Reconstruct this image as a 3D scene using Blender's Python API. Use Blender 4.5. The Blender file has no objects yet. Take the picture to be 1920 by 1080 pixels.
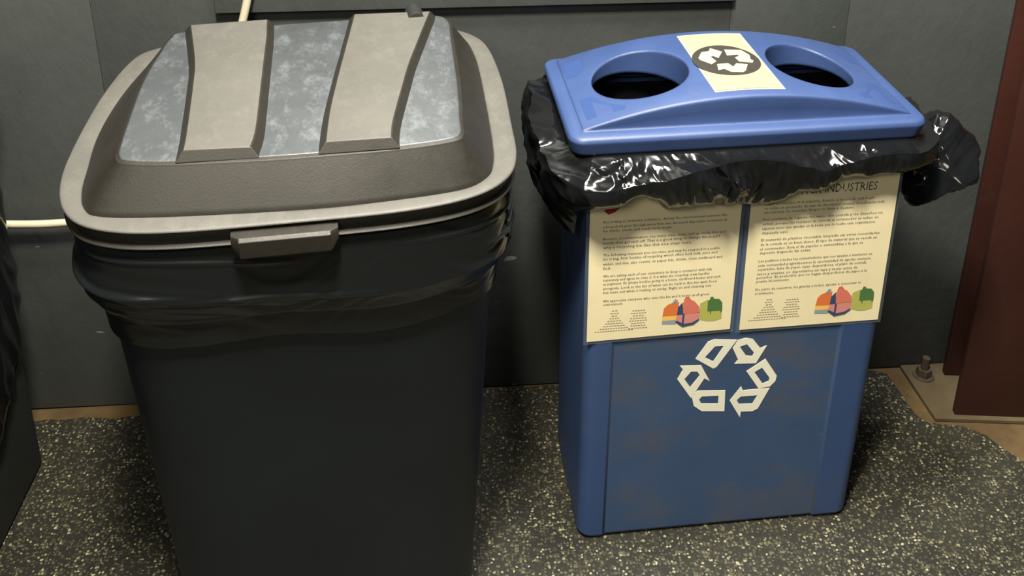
import bpy, bmesh, math, random
from mathutils import Vector, Matrix, noise
from mathutils.geometry import tessellate_polygon

random.seed(7)
scene = bpy.context.scene
COL = scene.collection

# ------------------------------------------------------------------ camera
F_PX, PP_Y = 1946.6, 37.8                     # focal length and principal row, in pixels of 1920x1080
YAW, PITCH, ROLL = 0.0731, 0.3872, 0.0025
fwd = Vector((math.sin(YAW) * math.cos(PITCH), math.cos(YAW) * math.cos(PITCH), -math.sin(PITCH)))
rgt = Vector((math.cos(YAW), -math.sin(YAW), 0))
upv = rgt.cross(fwd)
r2 = rgt * math.cos(ROLL) + upv * math.sin(ROLL)
u2 = upv * math.cos(ROLL) - rgt * math.sin(ROLL)
cam_data = bpy.data.cameras.new('camera')
cam = bpy.data.objects.new('camera', cam_data)
COL.objects.link(cam)
rot = Matrix((r2, u2, -fwd)).transposed().to_4x4()
cam.matrix_world = Matrix.Translation((-0.0224, -1.6295, 1.4529)) @ rot
cam_data.sensor_fit = 'HORIZONTAL'
cam_data.sensor_width = 36.0
cam_data.lens = F_PX * 36.0 / 1920.0
cam_data.shift_y = -(540 - PP_Y) / 1920.0      # the photo is the lower part of an upright frame
cam_data.clip_start = 0.02
scene.camera = cam

# ------------------------------------------------------------------ light and exposure
world = bpy.data.worlds.new('dim_interior')
scene.world = world
world.use_nodes = True
bg = world.node_tree.nodes['Background']
bg.inputs['Color'].default_value = (0.62, 0.82, 1.0, 1)
bg.inputs['Strength'].default_value = 0.028


def area_lamp(name, loc, target, sx, sy, power, color):
    d = bpy.data.lights.new(name, 'AREA')
    d.shape = 'RECTANGLE'
    d.size, d.size_y = sx, sy
    d.energy = power
    d.color = color
    o = bpy.data.objects.new(name, d)
    COL.objects.link(o)
    o.location = loc
    o.rotation_euler = (Vector(target) - Vector(loc)).to_track_quat('-Z', 'Y').to_euler()
    return o


area_lamp('ceiling_lamp_front', (-0.12, -1.25, 2.60), (0.15, -0.35, 0.5), 0.22, 0.32, 126.0, (1.0, 0.93, 0.78))
area_lamp('added_fill_above_bins', (0.30, -0.55, 2.50), (0.20, -0.42, 0.8), 0.60, 0.10, 80.0, (1.0, 0.97, 0.90))  # added unseen light, brightens the upward faces of the lids
area_lamp('added_fill_behind_viewer', (-0.8, -2.6, 2.35), (0.25, -0.3, 0.5), 0.80, 0.60, 22.0, (1.0, 0.93, 0.80))  # added unseen fill for the shaded fronts, stands in for ambient room light

vs = scene.view_settings
vs.view_transform = 'Standard'
vs.look = 'None'
vs.exposure = 0.0
vs.gamma = 1.0
vs.use_curve_mapping = False


# ------------------------------------------------------------------ materials
def lin(c):
    return tuple(((v / 255.0) / 12.92 if v / 255.0 <= 0.04045 else ((v / 255.0 + 0.055) / 1.055) ** 2.4) for v in c)


class NT:
    def __init__(self, name):
        self.m = bpy.data.materials.new(name)
        self.m.use_nodes = True
        self.t = self.m.node_tree
        self.b = self.t.nodes['Principled BSDF']
        self.co = self.n('ShaderNodeTexCoord').outputs['Object']

    def n(self, typ, **kw):
        nd = self.t.nodes.new(typ)
        for k, v in kw.items():
            setattr(nd, k, v)
        return nd

    def l(self, a, b):
        self.t.links.new(a, b)

    def noise(self, scale, detail=4, rough=0.55, vec=None, stretch=None):
        nd = self.n('ShaderNodeTexNoise')
        nd.inputs['Scale'].default_value = scale
        nd.inputs['Detail'].default_value = detail
        nd.inputs['Roughness'].default_value = rough
        v = vec or self.co
        if stretch:
            mp = self.n('ShaderNodeMapping')
            mp.inputs['Scale'].default_value = stretch
            self.l(v, mp.inputs['Vector'])
            v = mp.outputs['Vector']
        self.l(v, nd.inputs['Vector'])
        return nd.outputs['Fac']

    def ramp(self, fac, stops):
        nd = self.n('ShaderNodeValToRGB')
        el = nd.color_ramp.elements
        while len(el) < len(stops):
            el.new(0.5)
        for e, (p, c) in zip(el, stops):
            e.position = p
            e.color = (c, c, c, 1) if not hasattr(c, '__len__') else (*c[:3], 1)
        self.l(fac, nd.inputs['Fac'])
        return nd.outputs['Color']

    def mix(self, fac, a, b, mode='MIX'):
        nd = self.n('ShaderNodeMix', data_type='RGBA', blend_type=mode)
        for sock, val in ((nd.inputs[0], fac), (nd.inputs[6], a), (nd.inputs[7], b)):
            if hasattr(val, 'is_linked'):
                self.l(val, sock)
            elif hasattr(val, '__len__'):
                sock.default_value = (*val[:3], 1)
            else:
                sock.default_value = val
        return nd.outputs[2]

    def set(self, **kw):
        for k, v in kw.items():
            s = self.b.inputs[k.replace('_', ' ')]
            if hasattr(v, 'is_linked'):
                self.l(v, s)
            elif hasattr(v, '__len__'):
                s.default_value = (*v[:3], 1)
            else:
                s.default_value = v
        return self

    def bump(self, h, strength, dist=0.002, bevel=0.0):
        bp = self.n('ShaderNodeBump')
        bp.inputs['Strength'].default_value = strength
        bp.inputs['Distance'].default_value = dist
        self.l(h, bp.inputs['Height'])
        if bevel:
            bv = self.n('ShaderNodeBevel', samples=6)
            bv.inputs['Radius'].default_value = bevel
            self.l(bv.outputs['Normal'], bp.inputs['Normal'])
        self.l(bp.outputs['Normal'], self.b.inputs['Normal'])
        return self


def plain(name, col, rough=0.5, spec=0.5, bump=None, vary=0.12, scale=8.0, bevel=0.0, metallic=0.0):
    t = NT(name)
    f = t.noise(scale, 5)
    lo = tuple(c * (1 - vary) for c in col)
    hi = tuple(min(1, c * (1 + vary)) for c in col)
    t.set(Base_Color=t.ramp(f, [(0.3, lo), (0.7, hi)]), Roughness=rough, Specular_IOR_Level=spec, Metallic=metallic)
    if bump:
        t.bump(t.noise(bump[0], 3), bump[1], bump[2], bevel)
    elif bevel:
        bv = t.n('ShaderNodeBevel', samples=6)
        bv.inputs['Radius'].default_value = bevel
        t.l(bv.outputs['Normal'], t.b.inputs['Normal'])
    return t.m


# painted plywood wall: dark grey, slightly uneven, orange peel relief and a few paint chips
t = NT('painted_wall_dark_grey')
f1 = t.noise(2.2, 5)
f2 = t.noise(34, 4, 0.6, stretch=(1, 1, .55))
base = t.ramp(f1, [(0.3, (0.046, 0.052, 0.051)), (0.72, (0.062, 0.067, 0.064))])
chip = t.ramp(t.noise(26, 2, 0.4, stretch=(0.6, 1, 1.6)), [(0.755, 0.0), (0.775, 1.0)])
t.set(Base_Color=t.mix(chip, base, (0.24, 0.23, 0.2)), Roughness=t.ramp(f2, [(0.3, 0.42), (0.7, 0.6)]), Specular_IOR_Level=0.35)
t.bump(f2, 0.35, 0.004, 0.002)
M_WALL = t.m

# bare concrete
t = NT('bare_concrete_tan')
t.set(Base_Color=t.ramp(t.noise(14, 7, 0.65), [(0.3, (0.060, 0.039, 0.017)), (0.7, (0.115, 0.076, 0.034))]), Roughness=0.9, Specular_IOR_Level=0.2)
t.bump(t.noise(120, 4), 0.4, 0.002)
M_CONC = t.m


# speckled rubber flooring
def speckle_layer(t, scale, thr, size, seed):
    mp = t.n('ShaderNodeMapping')
    mp.inputs['Location'].default_value = (seed, seed * 1.7, seed * 0.3)
    t.l(t.co, mp.inputs['Vector'])
    wn = t.n('ShaderNodeTexNoise')
    wn.inputs['Scale'].default_value = scale * 1.3
    t.l(mp.outputs['Vector'], wn.inputs['Vector'])
    ad = t.n('ShaderNodeVectorMath', operation='MULTIPLY_ADD')
    t.l(wn.outputs['Color'], ad.inputs[0])
    ad.inputs[1].default_value = (0.7 / scale,) * 3
    t.l(mp.outputs['Vector'], ad.inputs[2])
    vo = t.n('ShaderNodeTexVoronoi', voronoi_dimensions='2D')
    vo.inputs['Scale'].default_value = scale
    t.l(ad.outputs['Vector'], vo.inputs['Vector'])
    near = t.ramp(vo.outputs['Distance'], [(size, 1.0), (size + 0.12, 0.0)])
    sp = t.n('ShaderNodeSeparateColor')
    t.l(vo.outputs['Color'], sp.inputs['Color'])
    pick = t.ramp(sp.outputs['Red'], [(thr, 0.0), (thr + 0.02, 1.0)])
    tone = t.ramp(sp.outputs['Green'], [(0.0, (0.018, 0.017, 0.011)), (0.5, (0.050, 0.047, 0.027)), (0.85, (0.115, 0.106, 0.062)), (1.0, (0.34, 0.315, 0.185))])
    return t.mix(1.0, near, pick, 'MULTIPLY'), tone


t = NT('speckled_rubber_floor')
colr = t.ramp(t.noise(5, 5), [(0.3, (0.0085, 0.0088, 0.0065)), (0.7, (0.017, 0.0165, 0.012))])
for sc, th, sz, sd in ((195, 0.48, 0.30, 3.1), (160, 0.62, 0.30, 7.7), (118, 0.86, 0.26, 1.3)):
    m_, tone_ = speckle_layer(t, sc, th, sz, sd)
    colr = t.mix(m_, colr, tone_)
dust = t.ramp(t.noise(3.0, 5, 0.6), [(0.50, 0.0), (0.75, 0.30)])
t.set(Base_Color=t.mix(dust, colr, (0.05, 0.044, 0.024)), Roughness=0.62, Specular_IOR_Level=0.4)
t.bump(t.noise(160, 3), 0.35, 0.0015)
M_RUB = t.m


# dusty black lid plastics: tops lightened, fronts and skirt darkened as overhead light would
def lid_plastic(name, col, rough_lo, rough_hi, scratch, spec, bump=0.15, bevel=0.0045):
    t = NT(name)
    f = t.noise(9, 6, 0.6)
    lo = tuple(c * 0.82 for c in col)
    c = t.ramp(f, [(0.3, lo), (0.7, col)])
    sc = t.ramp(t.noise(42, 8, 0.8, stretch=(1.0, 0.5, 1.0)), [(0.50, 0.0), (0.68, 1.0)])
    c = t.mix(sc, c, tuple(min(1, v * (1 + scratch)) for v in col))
    t.set(Base_Color=c, Roughness=t.ramp(t.noise(26, 8, 0.8), [(0.35, rough_lo), (0.65, rough_hi)]), Specular_IOR_Level=spec)
    t.bump(t.noise(420, 2), bump, 0.0012, bevel)
    return t.m


M_LID = lid_plastic('shaded_dusty_lid_plastic', (0.0155, 0.0137, 0.0100), 0.45, 0.58, 0.15, 0.45, 0.15, 0.0018)
M_LIDR = lid_plastic('lit_lid_top_plastic', (0.088, 0.085, 0.076), 0.48, 0.60, 0.1, 0.5, 0.25)  # lighter copy for rim and band tops, overhead light in the colour
M_LIDC = lid_plastic('lit_scuffed_channel_plastic', (0.056, 0.062, 0.067), 0.24, 0.50, 0.85, 0.7, 0.05)  # real scuffs on a base lightened as if lit from above
M_BLK = plain('black_bin_plastic', (0.0072, 0.0112, 0.0152), 0.5, 0.4, (300, 0.1, 0.001), 0.2, 5)
M_BLK2 = plain('matte_black_bin_plastic', (0.017, 0.019, 0.018), 0.6, 0.3, (300, 0.1, 0.001), 0.2, 5, 0.003)

def blue_plastic(name, lo, hi, grime, gcol):
    t = NT(name)
    c = t.ramp(t.noise(7, 6, 0.6), [(0.3, lo), (0.7, hi)])
    g = t.ramp(t.noise(6.5, 8, 0.7, stretch=(1, 1, 1.4)), [(0.47, 0.0), (0.66, grime)])
    sp = t.ramp(t.noise(120, 4, 0.7), [(0.62, 0.0), (0.72, grime * 0.5)])
    c = t.mix(sp, t.mix(g, c, gcol), tuple(v * 1.5 for v in gcol))
    t.set(Base_Color=c, Roughness=0.5, Specular_IOR_Level=0.4)
    t.bump(t.noise(350, 2), 0.12, 0.001, 0.003)
    return t.m


M_BLUE = blue_plastic('blue_bin_plastic', (0.029, 0.060, 0.156), (0.036, 0.072, 0.178), 0.12, (0.075, 0.08, 0.09))
M_BLUES = blue_plastic('scuffed_blue_bin_plastic', (0.035, 0.070, 0.150), (0.043, 0.080, 0.168), 0.70, (0.082, 0.082, 0.086))
t = NT('blue_lid_plastic')
f = t.noise(12, 6, 0.6)
c = t.ramp(f, [(0.3, (0.022, 0.046, 0.132)), (0.7, (0.031, 0.058, 0.158))])
sc = t.ramp(t.noise(24, 7, 0.75, stretch=(1, 0.5, 1)), [(0.60, 0.0), (0.74, 0.35)])
t.set(Base_Color=t.mix(sc, c, (0.055, 0.075, 0.155)), Roughness=0.46, Specular_IOR_Level=0.65)
t.bump(t.noise(380, 2), 0.12, 0.001, 0.006)
M_BLUEL = t.m
M_PAD = plain('smooth_blue_pad', (0.024, 0.050, 0.150), 0.42, 0.5, None, 0.05)

t = NT('black_bag_film')
t.set(Base_Color=(0.005, 0.0054, 0.006), Roughness=t.ramp(t.noise(40, 4), [(0.3, 0.09), (0.7, 0.17)]), Specular_IOR_Level=0.5)
t.bump(t.noise(70, 3, 0.5), 0.12, 0.002)
M_BAG = t.m
t = NT('dull_black_bag_film')
t.set(Base_Color=(0.008, 0.0095, 0.0105), Roughness=0.22, Specular_IOR_Level=0.5)
t.bump(t.noise(60, 3, 0.5), 0.1, 0.002)
M_BAG2 = t.m

M_PAPER = plain('cream_paper', (0.80, 0.71, 0.46), 0.75, 0.2, None, 0.03, 20)
M_LABEL = plain('cream_label_vinyl', (0.27, 0.237, 0.153), 0.55, 0.3, None, 0.03, 20)
M_WHITE = plain('white_print', (0.80, 0.78, 0.64), 0.6, 0.3, None, 0.02)
M_LWHITE = plain('pale_label_print', (0.31, 0.29, 0.215), 0.6, 0.3, None, 0.02)
M_DISK = plain('dark_olive_print', (0.026, 0.024, 0.019), 0.6, 0.3, None, 0.1, 30)
M_INK = plain('dark_ink', (0.075, 0.072, 0.075), 0.8, 0.1, None, 0.02)
M_INKG = plain('grey_ink', (0.30, 0.27, 0.18), 0.8, 0.1, None, 0.02)
INK = {k: plain('ink_' + k, c, 0.75, 0.15, None, 0.03) for k, c in {
    'red': (0.36, 0.030, 0.035), 'orange': (0.66, 0.17, 0.05), 'yellow': (0.80, 0.52, 0.12), 'bluegrey': (0.26, 0.32, 0.36),
    'coral': (0.64, 0.17, 0.12), 'navy': (0.035, 0.065, 0.14), 'pink': (0.62, 0.24, 0.21), 'green': (0.075, 0.17, 0.05),
    'lime': (0.42, 0.43, 0.11), 'pale': (0.70, 0.52, 0.40)}.items()}
# clear laminate film: mostly see-through, a little gloss
t = NT('clear_laminate_film')
t.set(Base_Color=(0.30, 0.33, 0.36), Roughness=0.25, Specular_IOR_Level=0.4, Alpha=0.16)
M_FILM = t.m

M_RED = NT('red_oxide_steel_paint')
t = M_RED
c = t.ramp(t.noise(5, 6, 0.6), [(0.3, (0.030, 0.0085, 0.006)), (0.7, (0.047, 0.0145, 0.0095))])
drt = t.ramp(t.noise(11, 6, 0.7), [(0.58, 0.0), (0.78, 0.5)])
t.set(Base_Color=t.mix(drt, c, (0.045, 0.032, 0.019)), Roughness=0.55, Specular_IOR_Level=0.3)
t.bump(t.noise(60, 4), 0.2, 0.002, 0.002)
M_RED = t.m
M_PLATE = plain('dusty_base_plate', (0.080, 0.060, 0.033), 0.75, 0.2, (60, 0.3, 0.002), 0.25, 14, 0.002)
M_BOLT = plain('rusty_bolt_steel', (0.055, 0.042, 0.028), 0.6, 0.3, None, 0.3, 40)
M_CREAM = plain('cream_cable_jacket', (0.44, 0.40, 0.29), 0.45, 0.4, None, 0.06)


# ------------------------------------------------------------------ object helpers
def link(name, me, mat=None, parent=None, smooth=35):
    o = bpy.data.objects.new(name, me)
    COL.objects.link(o)
    if mat is not None:
        me.materials.append(mat)
    if smooth:
        me.polygons.foreach_set('use_smooth', [True] * len(me.polygons))
        me.set_sharp_from_angle(angle=math.radians(smooth))
    if parent:
        o.parent = parent
    return o


def from_bm(name, bm, mat=None, parent=None, smooth=35):
    bmesh.ops.recalc_face_normals(bm, faces=bm.faces)
    me = bpy.data.meshes.new(name)
    bm.to_mesh(me)
    bm.free()
    return link(name, me, mat, parent, smooth)


def tag(o, label=None, cat=None, group=None, kind=None):
    for k, v in (('label', label), ('category', cat), ('group', group), ('kind', kind)):
        if v:
            o[k] = v
    return o


def empty(name, loc, rz=0.0):
    o = bpy.data.objects.new(name, None)
    o.empty_display_size = 0.1
    COL.objects.link(o)
    o.location = loc
    o.rotation_euler = (0, 0, rz)
    return o


def add_box(bm, x0, x1, y0, y1, z0, z1, bev=0.0):
    r = bmesh.ops.create_cube(bm, size=1.0)
    vs_ = r['verts']
    for v in vs_:
        v.co = Vector(((x0 + x1) / 2 + v.co.x * (x1 - x0), (y0 + y1) / 2 + v.co.y * (y1 - y0), (z0 + z1) / 2 + v.co.z * (z1 - z0)))
    if bev:
        es = list({e for v in vs_ for e in v.link_edges})
        bmesh.ops.bevel(bm, geom=es, offset=bev, segments=2, affect='EDGES', profile=0.5)


def loft(bm, loops, cap0=True, cap1=True):
    rings = [[bm.verts.new(p) for p in lp] for lp in loops]
    n = len(rings[0])
    for a, b in zip(rings, rings[1:]):
        for i in range(n):
            bm.faces.new((a[i], a[(i + 1) % n], b[(i + 1) % n], b[i]))
    if cap0:
        bm.faces.new(rings[0][::-1])
    if cap1:
        bm.faces.new(rings[-1])
    return rings


def catmull(pts, n, closed=False):
    out, m = [], len(pts)
    segs = m if closed else m - 1
    for s in range(segs):
        if closed:
            p = [Vector(pts[(s + k) % m]) for k in (-1, 0, 1, 2)]
        else:
            p = [Vector(pts[min(max(s + k, 0), m - 1)]) for k in (-1, 0, 1, 2)]
        for i in range(n):
            u = i / n
            out.append(0.5 * (2 * p[1] + (p[2] - p[0]) * u + (2 * p[0] - 5 * p[1] + 4 * p[2] - p[3]) * u * u + (3 * p[1] - p[0] - 3 * p[2] + p[3]) * u ** 3))
    if not closed:
        out.append(Vector(pts[-1]))
    return out


def tube(bm, pts, rad, seg=12):
    rings = []
    for i, p in enumerate(pts):
        d = (pts[min(i + 1, len(pts) - 1)] - pts[max(i - 1, 0)]).normalized()
        a = d.cross(Vector((0, 1, 0.01))).normalized()
        b = d.cross(a)
        rings.append([p + (a * math.cos(2 * math.pi * k / seg) + b * math.sin(2 * math.pi * k / seg)) * rad for k in range(seg)])
    loft(bm, rings)


def rrect(hx, hy, r, z, n=8, cx=0.0, cy=0.0):
    pts = []
    for sx, sy, a0 in ((1, -1, -90), (1, 1, 0), (-1, 1, 90), (-1, -1, 180)):
        for k in range(n + 1):
            a = math.radians(a0 + 90 * k / n)
            pts.append(Vector((cx + sx * (hx - r) + r * math.cos(a), cy + sy * (hy - r) + r * math.sin(a), z)))
    return pts


# ------------------------------------------------------------------ the setting
# concrete slab
bm = bmesh.new()
add_box(bm, -4, 4.5, -5, 0.6, -0.15, 0.0)
tag(from_bm('floor', bm, M_CONC), kind='structure')

# back wall: studs face plus painted plywood panels with open joints and one thicker board above
bm = bmesh.new()
add_box(bm, -4, 4.5, 0.008, 0.20, 0.0, 3.0)
wall = tag(from_bm('wall_back', bm, M_BLK2), kind='structure')


def panel(name, x0, x1, z0, z1, y0=0.0, y1=0.0085):
    bm = bmesh.new()
    add_box(bm, x0, x1, y0, y1, z0, z1, 0.0006)
    return from_bm(name, bm, M_WALL, wall)


G = 0.0002
for x0, x1 in ((-3.2, -1.82), (-1.82, -0.596), (-0.596, 0.475), (0.475, 0.684), (0.684, 2.2)):
    panel('panel', x0 + G, x1 - G, 0.004, 2.99)
panel('board', -0.393, 0.475 - G, 0.818, 1.60, -0.016, 0.002)
# speckled rubber flooring laid over the slab, cut round the column foot
back = [(-4.0, -0.03), (-0.95, -0.032), (-0.7674, -0.0325), (-0.72, -0.030), (-0.6726, -0.035), (-0.45, -0.030), (-0.1, -0.006), (0.2, -0.004), (0.6, -0.005), (0.75, -0.012),  # dark flooring reaches the wall between the bins in place of shade there
        (0.8246, -0.008), (0.855, -0.018), (0.8605, -0.06), (0.8615, -0.1037), (0.868, -0.14), (0.8798, -0.1543), (0.905, -0.161), (0.9373, -0.1652),
        (0.9744, -0.1948), (0.9941, -0.2354), (1.0101, -0.2619), (1.06, -0.31), (1.3, -0.42), (4.4, -0.6)]
bk = []
for i in range(len(back) - 1):
    a, b = Vector(back[i]), Vector(back[i + 1])
    n = max(1, int((b - a).length / 0.012)) if 0 < i < len(back) - 2 else 1
    for k in range(n):
        p = a.lerp(b, k / n)
        w = 0.004 if 0 < i < len(back) - 2 else 0
        bk.append(p + Vector((noise.noise((p.x * 40, p.y * 40, 1)), noise.noise((p.x * 40, p.y * 40, 5)))) * w)
bk.append(Vector(back[-1]))
out = bk + [Vector((4.4, -4.9)), Vector((-4.0, -4.9))]
bm = bmesh.new()
tris = tessellate_polygon([[Vector((p.x, p.y, 0)) for p in out]])
top = [bm.verts.new((p.x, p.y, 0.004)) for p in out]
bot = [bm.verts.new((p.x, p.y, 0.0003)) for p in out]
for tr in tris:
    bm.faces.new([top[i] for i in tr])
for i in range(len(out)):
    j = (i + 1) % len(out)
    bm.faces.new((top[i], bot[i], bot[j], top[j]))
mat_o = from_bm('rubber_mat', bm, M_RUB)
tag(mat_o, 'speckled black rubber flooring with cream flecks under all the bins', 'flooring')
FZ = 0.004

# ------------------------------------------------------------------ steel column at the right
root = tag(empty('steel_column', (0.935, -0.144, 0), math.radians(-7)), 'dark red painted steel column bolted to the floor by the wall', 'column')
bm = bmesh.new()
add_box(bm, 0.0, 0.25, 0.0, 0.014, 0.009, 2.95, 0.002)
from_bm('front_flange', bm, M_RED, root)
bm = bmesh.new()
add_box(bm, 0.017, 0.25, 0.110, 0.124, 0.009, 2.95, 0.002)
from_bm('back_flange', bm, M_RED, root)
bm = bmesh.new()
add_box(bm, 0.080, 0.092, 0.0125, 0.111, 0.009, 2.95)
from_bm('web', bm, M_RED, root)
bm = bmesh.new()
pl = []
for wx, wy in ((0.8955, -0.150), (1.30, -0.196), (1.30, -0.002), (0.8900, -0.002)):
    dx_, dy_ = wx - 0.935, wy + 0.144
    ca, sa = math.cos(math.radians(-7)), math.sin(math.radians(-7))
    pl.append((dx_ * ca + dy_ * sa, -dx_ * sa + dy_ * ca))
loft(bm, [[Vector((x, y, z)) for x, y in pl] for z in (0.001, 0.0085)])
from_bm('base_plate', bm, M_PLATE, root)
bm = bmesh.new()
c = (-0.025, 0.107)
r = bmesh.ops.create_cone(bm, cap_ends=True, segments=12, radius1=0.0085, radius2=0.0075, depth=0.03, matrix=Matrix.Translation((c[0], c[1], 0.038)))
bolt = from_bm('bolt', bm, M_BOLT, root)
bm = bmesh.new()
bmesh.ops.create_cone(bm, cap_ends=True, segments=20, radius1=0.021, radius2=0.020, depth=0.003, matrix=Matrix.Translation((c[0], c[1], 0.0102)))
from_bm('washer', bm, M_BOLT, bolt)
bm = bmesh.new()
bmesh.ops.create_cone(bm, cap_ends=True, segments=6, radius1=0.0155, radius2=0.0145, depth=0.016, matrix=Matrix.Translation((c[0], c[1], 0.0196)))
from_bm('nut', bm, M_BOLT, bolt)

# ------------------------------------------------------------------ cream cable on the wall
bm = bmesh.new()
pts = catmull([(-1.55, -0.026, 0.452), (-1.1, -0.028, 0.446), (-0.85, -0.028, 0.440), (-0.70, -0.028, 0.436), (-0.58, -0.028, 0.455), (-0.47, -0.029, 0.55),
               (-0.395, -0.030, 0.68), (-0.350, -0.031, 0.80), (-0.322, -0.031, 0.90), (-0.27, -0.031, 1.10), (-0.25, -0.031, 1.5)], 8)
tube(bm, pts, 0.0068)
tag(from_bm('cream_cable', bm, M_CREAM, None, 60), 'thin cream cable running along the wall behind the large black bin', 'cable')

# ------------------------------------------------------------------ bag sheet generator
def crinkle(p, f, seed):
    q = Vector(p) * f + Vector((seed, seed * 0.37, -seed))
    w = Vector((noise.noise(q * 0.5), noise.noise(q * 0.5 + Vector((9, 0, 0))), noise.noise(q * 0.5 + Vector((0, 9, 0))))) * 0.8
    q = q + w
    a = 1 - 2 * abs(noise.noise(q))
    b = 1 - 2 * abs(noise.noise(q * 2.1 + Vector((4, 4, 4))))
    return a * 0.7 + b * 0.3


def closed_path(pts, n):
    """resample a closed 2D polygon to n points at even spacing -> (point, outward normal)"""
    m = len(pts)
    L = [0.0]
    for i in range(m):
        L.append(L[-1] + (pts[(i + 1) % m] - pts[i]).length)
    res, j = [], 0
    for k in range(n):
        s = L[-1] * k / n
        while L[j + 1] < s:
            j += 1
        u = (s - L[j]) / max(1e-9, L[j + 1] - L[j])
        res.append(pts[j].lerp(pts[(j + 1) % m], u))
    nor = []
    for k in range(n):
        d = res[(k + 3) % n] - res[(k - 3) % n]
        nor.append(Vector((d.y, -d.x)).normalized())
    return res, nor


def polar_radius(poly, th):
    d = Vector((math.cos(th), math.sin(th)))
    best = None
    m = len(poly)
    for i in range(m):
        a, b = poly[i], poly[(i + 1) % m]
        e = b - a
        den = d.x * e.y - d.y * e.x
        if abs(den) < 1e-12:
            continue
        tt = (a.x * e.y - a.y * e.x) / den
        uu = (a.x * d.y - a.y * d.x) / den
        if tt > 0 and -1e-6 <= uu <= 1 + 1e-6 and (best is None or tt > best):
            best = tt
    return best


# ------------------------------------------------------------------ large black bin (centre left)
CAN_LOC, CAN_R = (-0.19, -0.33, 0.0), math.radians(7.5)
can = tag(empty('trash_can', CAN_LOC, CAN_R), 'large black trash can with a wide closed lid of grey and shiny stripes', 'trash can')
NP = 256
outer_c = [(-0.04, -0.284), (-0.184, -0.276), (-0.257, -0.255), (-0.297, -0.215), (-0.316, -0.145), (-0.316, -0.045), (-0.302, 0.102), (-0.277, 0.215),
           (-0.245, 0.252), (-0.19, 0.266), (0.0, 0.270), (0.165, 0.264), (0.215, 0.242), (0.248, 0.205), (0.262, 0.15), (0.2605, 0.034), (0.247, -0.10),
           (0.236, -0.185), (0.214, -0.236), (0.167, -0.270), (0.087, -0.285)]
inner_c = [(-0.039, -0.262), (-0.187, -0.2465), (-0.258, -0.231), (-0.279, -0.209), (-0.288, -0.170), (-0.290, -0.121), (-0.291, -0.03), (-0.278, 0.07), (-0.259, 0.150),
           (-0.236, 0.215), (-0.19, 0.236), (0.0, 0.242), (0.165, 0.236), (0.205, 0.215), (0.228, 0.185), (0.236, 0.14), (0.233, 0.057), (0.215, -0.132),
           (0.203, -0.205), (0.186, -0.237), (0.147, -0.257), (0.043, -0.264)]
top_c = [(-0.012, -0.2255), (-0.076, -0.222), (-0.173, -0.212), (-0.226, -0.200), (-0.239, -0.188), (-0.242, -0.152), (-0.238, 0.01), (-0.225, 0.114), (-0.214, 0.170),
         (-0.198, 0.190), (-0.10, 0.194), (0.05, 0.192), (0.16, 0.188), (0.193, 0.178), (0.203, 0.15), (0.199, 0.099), (0.185, -0.058), (0.170, -0.172),
         (0.165, -0.208), (0.150, -0.221), (0.086, -0.2275)]


def polar_loop(ctrl, n=NP):
    poly = [Vector(p[:2]) for p in catmull([(*p, 0) for p in ctrl], 8, True)]
    return [polar_radius(poly, 2 * math.pi * k / n) for k in range(n)]


R_OUT, R_IN, R_TOP = polar_loop(outer_c), polar_loop(inner_c), polar_loop(top_c)
DIRS = [Vector((math.cos(2 * math.pi * k / NP), math.sin(2 * math.pi * k / NP), 0)) for k in range(NP)]


def ring(R, off, z):
    return [DIRS[k] * (R[k] + off) + Vector((0, 0, z)) for k in range(NP)]


def ring_mix(RA, RB, u, z, off=0):
    return [DIRS[k] * (RA[k] * (1 - u) + RB[k] * u + off) + Vector((0, 0, z)) for k in range(NP)]


# body
bm = bmesh.new()
loft(bm, [ring(R_OUT, -0.085, FZ + 0.001), ring(R_OUT, -0.078, FZ + 0.006), ring(R_OUT, -0.036, 0.655), ring(R_OUT, -0.032, 0.668), ring(R_OUT, -0.020, 0.685),
          ring(R_OUT, -0.016, 0.70), ring(R_OUT, -0.013, 0.7685), ring(R_OUT, -0.035, 0.7685)])
body = from_bm('body', bm, M_BLK, can)
# moulded grip ribs on the right flank below the lid
for zz in (0.705, 0.722, 0.739):
    bm = bmesh.new()
    k0, k1 = int(NP * 0.875), int(NP * 0.985)
    for z_, o_ in ((zz, 0.0), ):
        loops = []
        for k in range(k0, k1):
            d = DIRS[k]
            rr = R_OUT[k] - 0.0135
            loops.append([d * rr + Vector((0, 0, zz - 0.005)), d * (rr + 0.008) + Vector((0, 0, zz - 0.003)), d * (rr + 0.008) + Vector((0, 0, zz + 0.003)), d * rr + Vector((0, 0, zz + 0.006))])
        loft(bm, loops)
    from_bm('grip_rib', bm, M_BLK, can)

# lid: rim with skirt, dome, raised bands, handle tab, hinge knuckle
lid_bm = bmesh.new()
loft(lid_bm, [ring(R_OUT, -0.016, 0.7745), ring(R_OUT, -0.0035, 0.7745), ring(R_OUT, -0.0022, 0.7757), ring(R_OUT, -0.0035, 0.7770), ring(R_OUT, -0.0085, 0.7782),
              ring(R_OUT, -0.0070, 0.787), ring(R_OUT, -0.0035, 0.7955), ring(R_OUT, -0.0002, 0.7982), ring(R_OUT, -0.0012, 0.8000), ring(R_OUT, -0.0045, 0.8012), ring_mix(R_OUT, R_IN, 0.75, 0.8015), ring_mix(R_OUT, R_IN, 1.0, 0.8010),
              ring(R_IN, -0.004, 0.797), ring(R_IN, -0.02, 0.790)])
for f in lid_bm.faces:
    f.material_index = 1 if 0.7765 < max(v.co.z for v in f.verts) < 0.7984 and min(v.co.z for v in f.verts) < 0.7975 else 0  # skirt takes the darker copy, its shade put into the colour
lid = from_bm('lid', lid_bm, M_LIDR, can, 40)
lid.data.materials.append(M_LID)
bm = bmesh.new()
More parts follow.
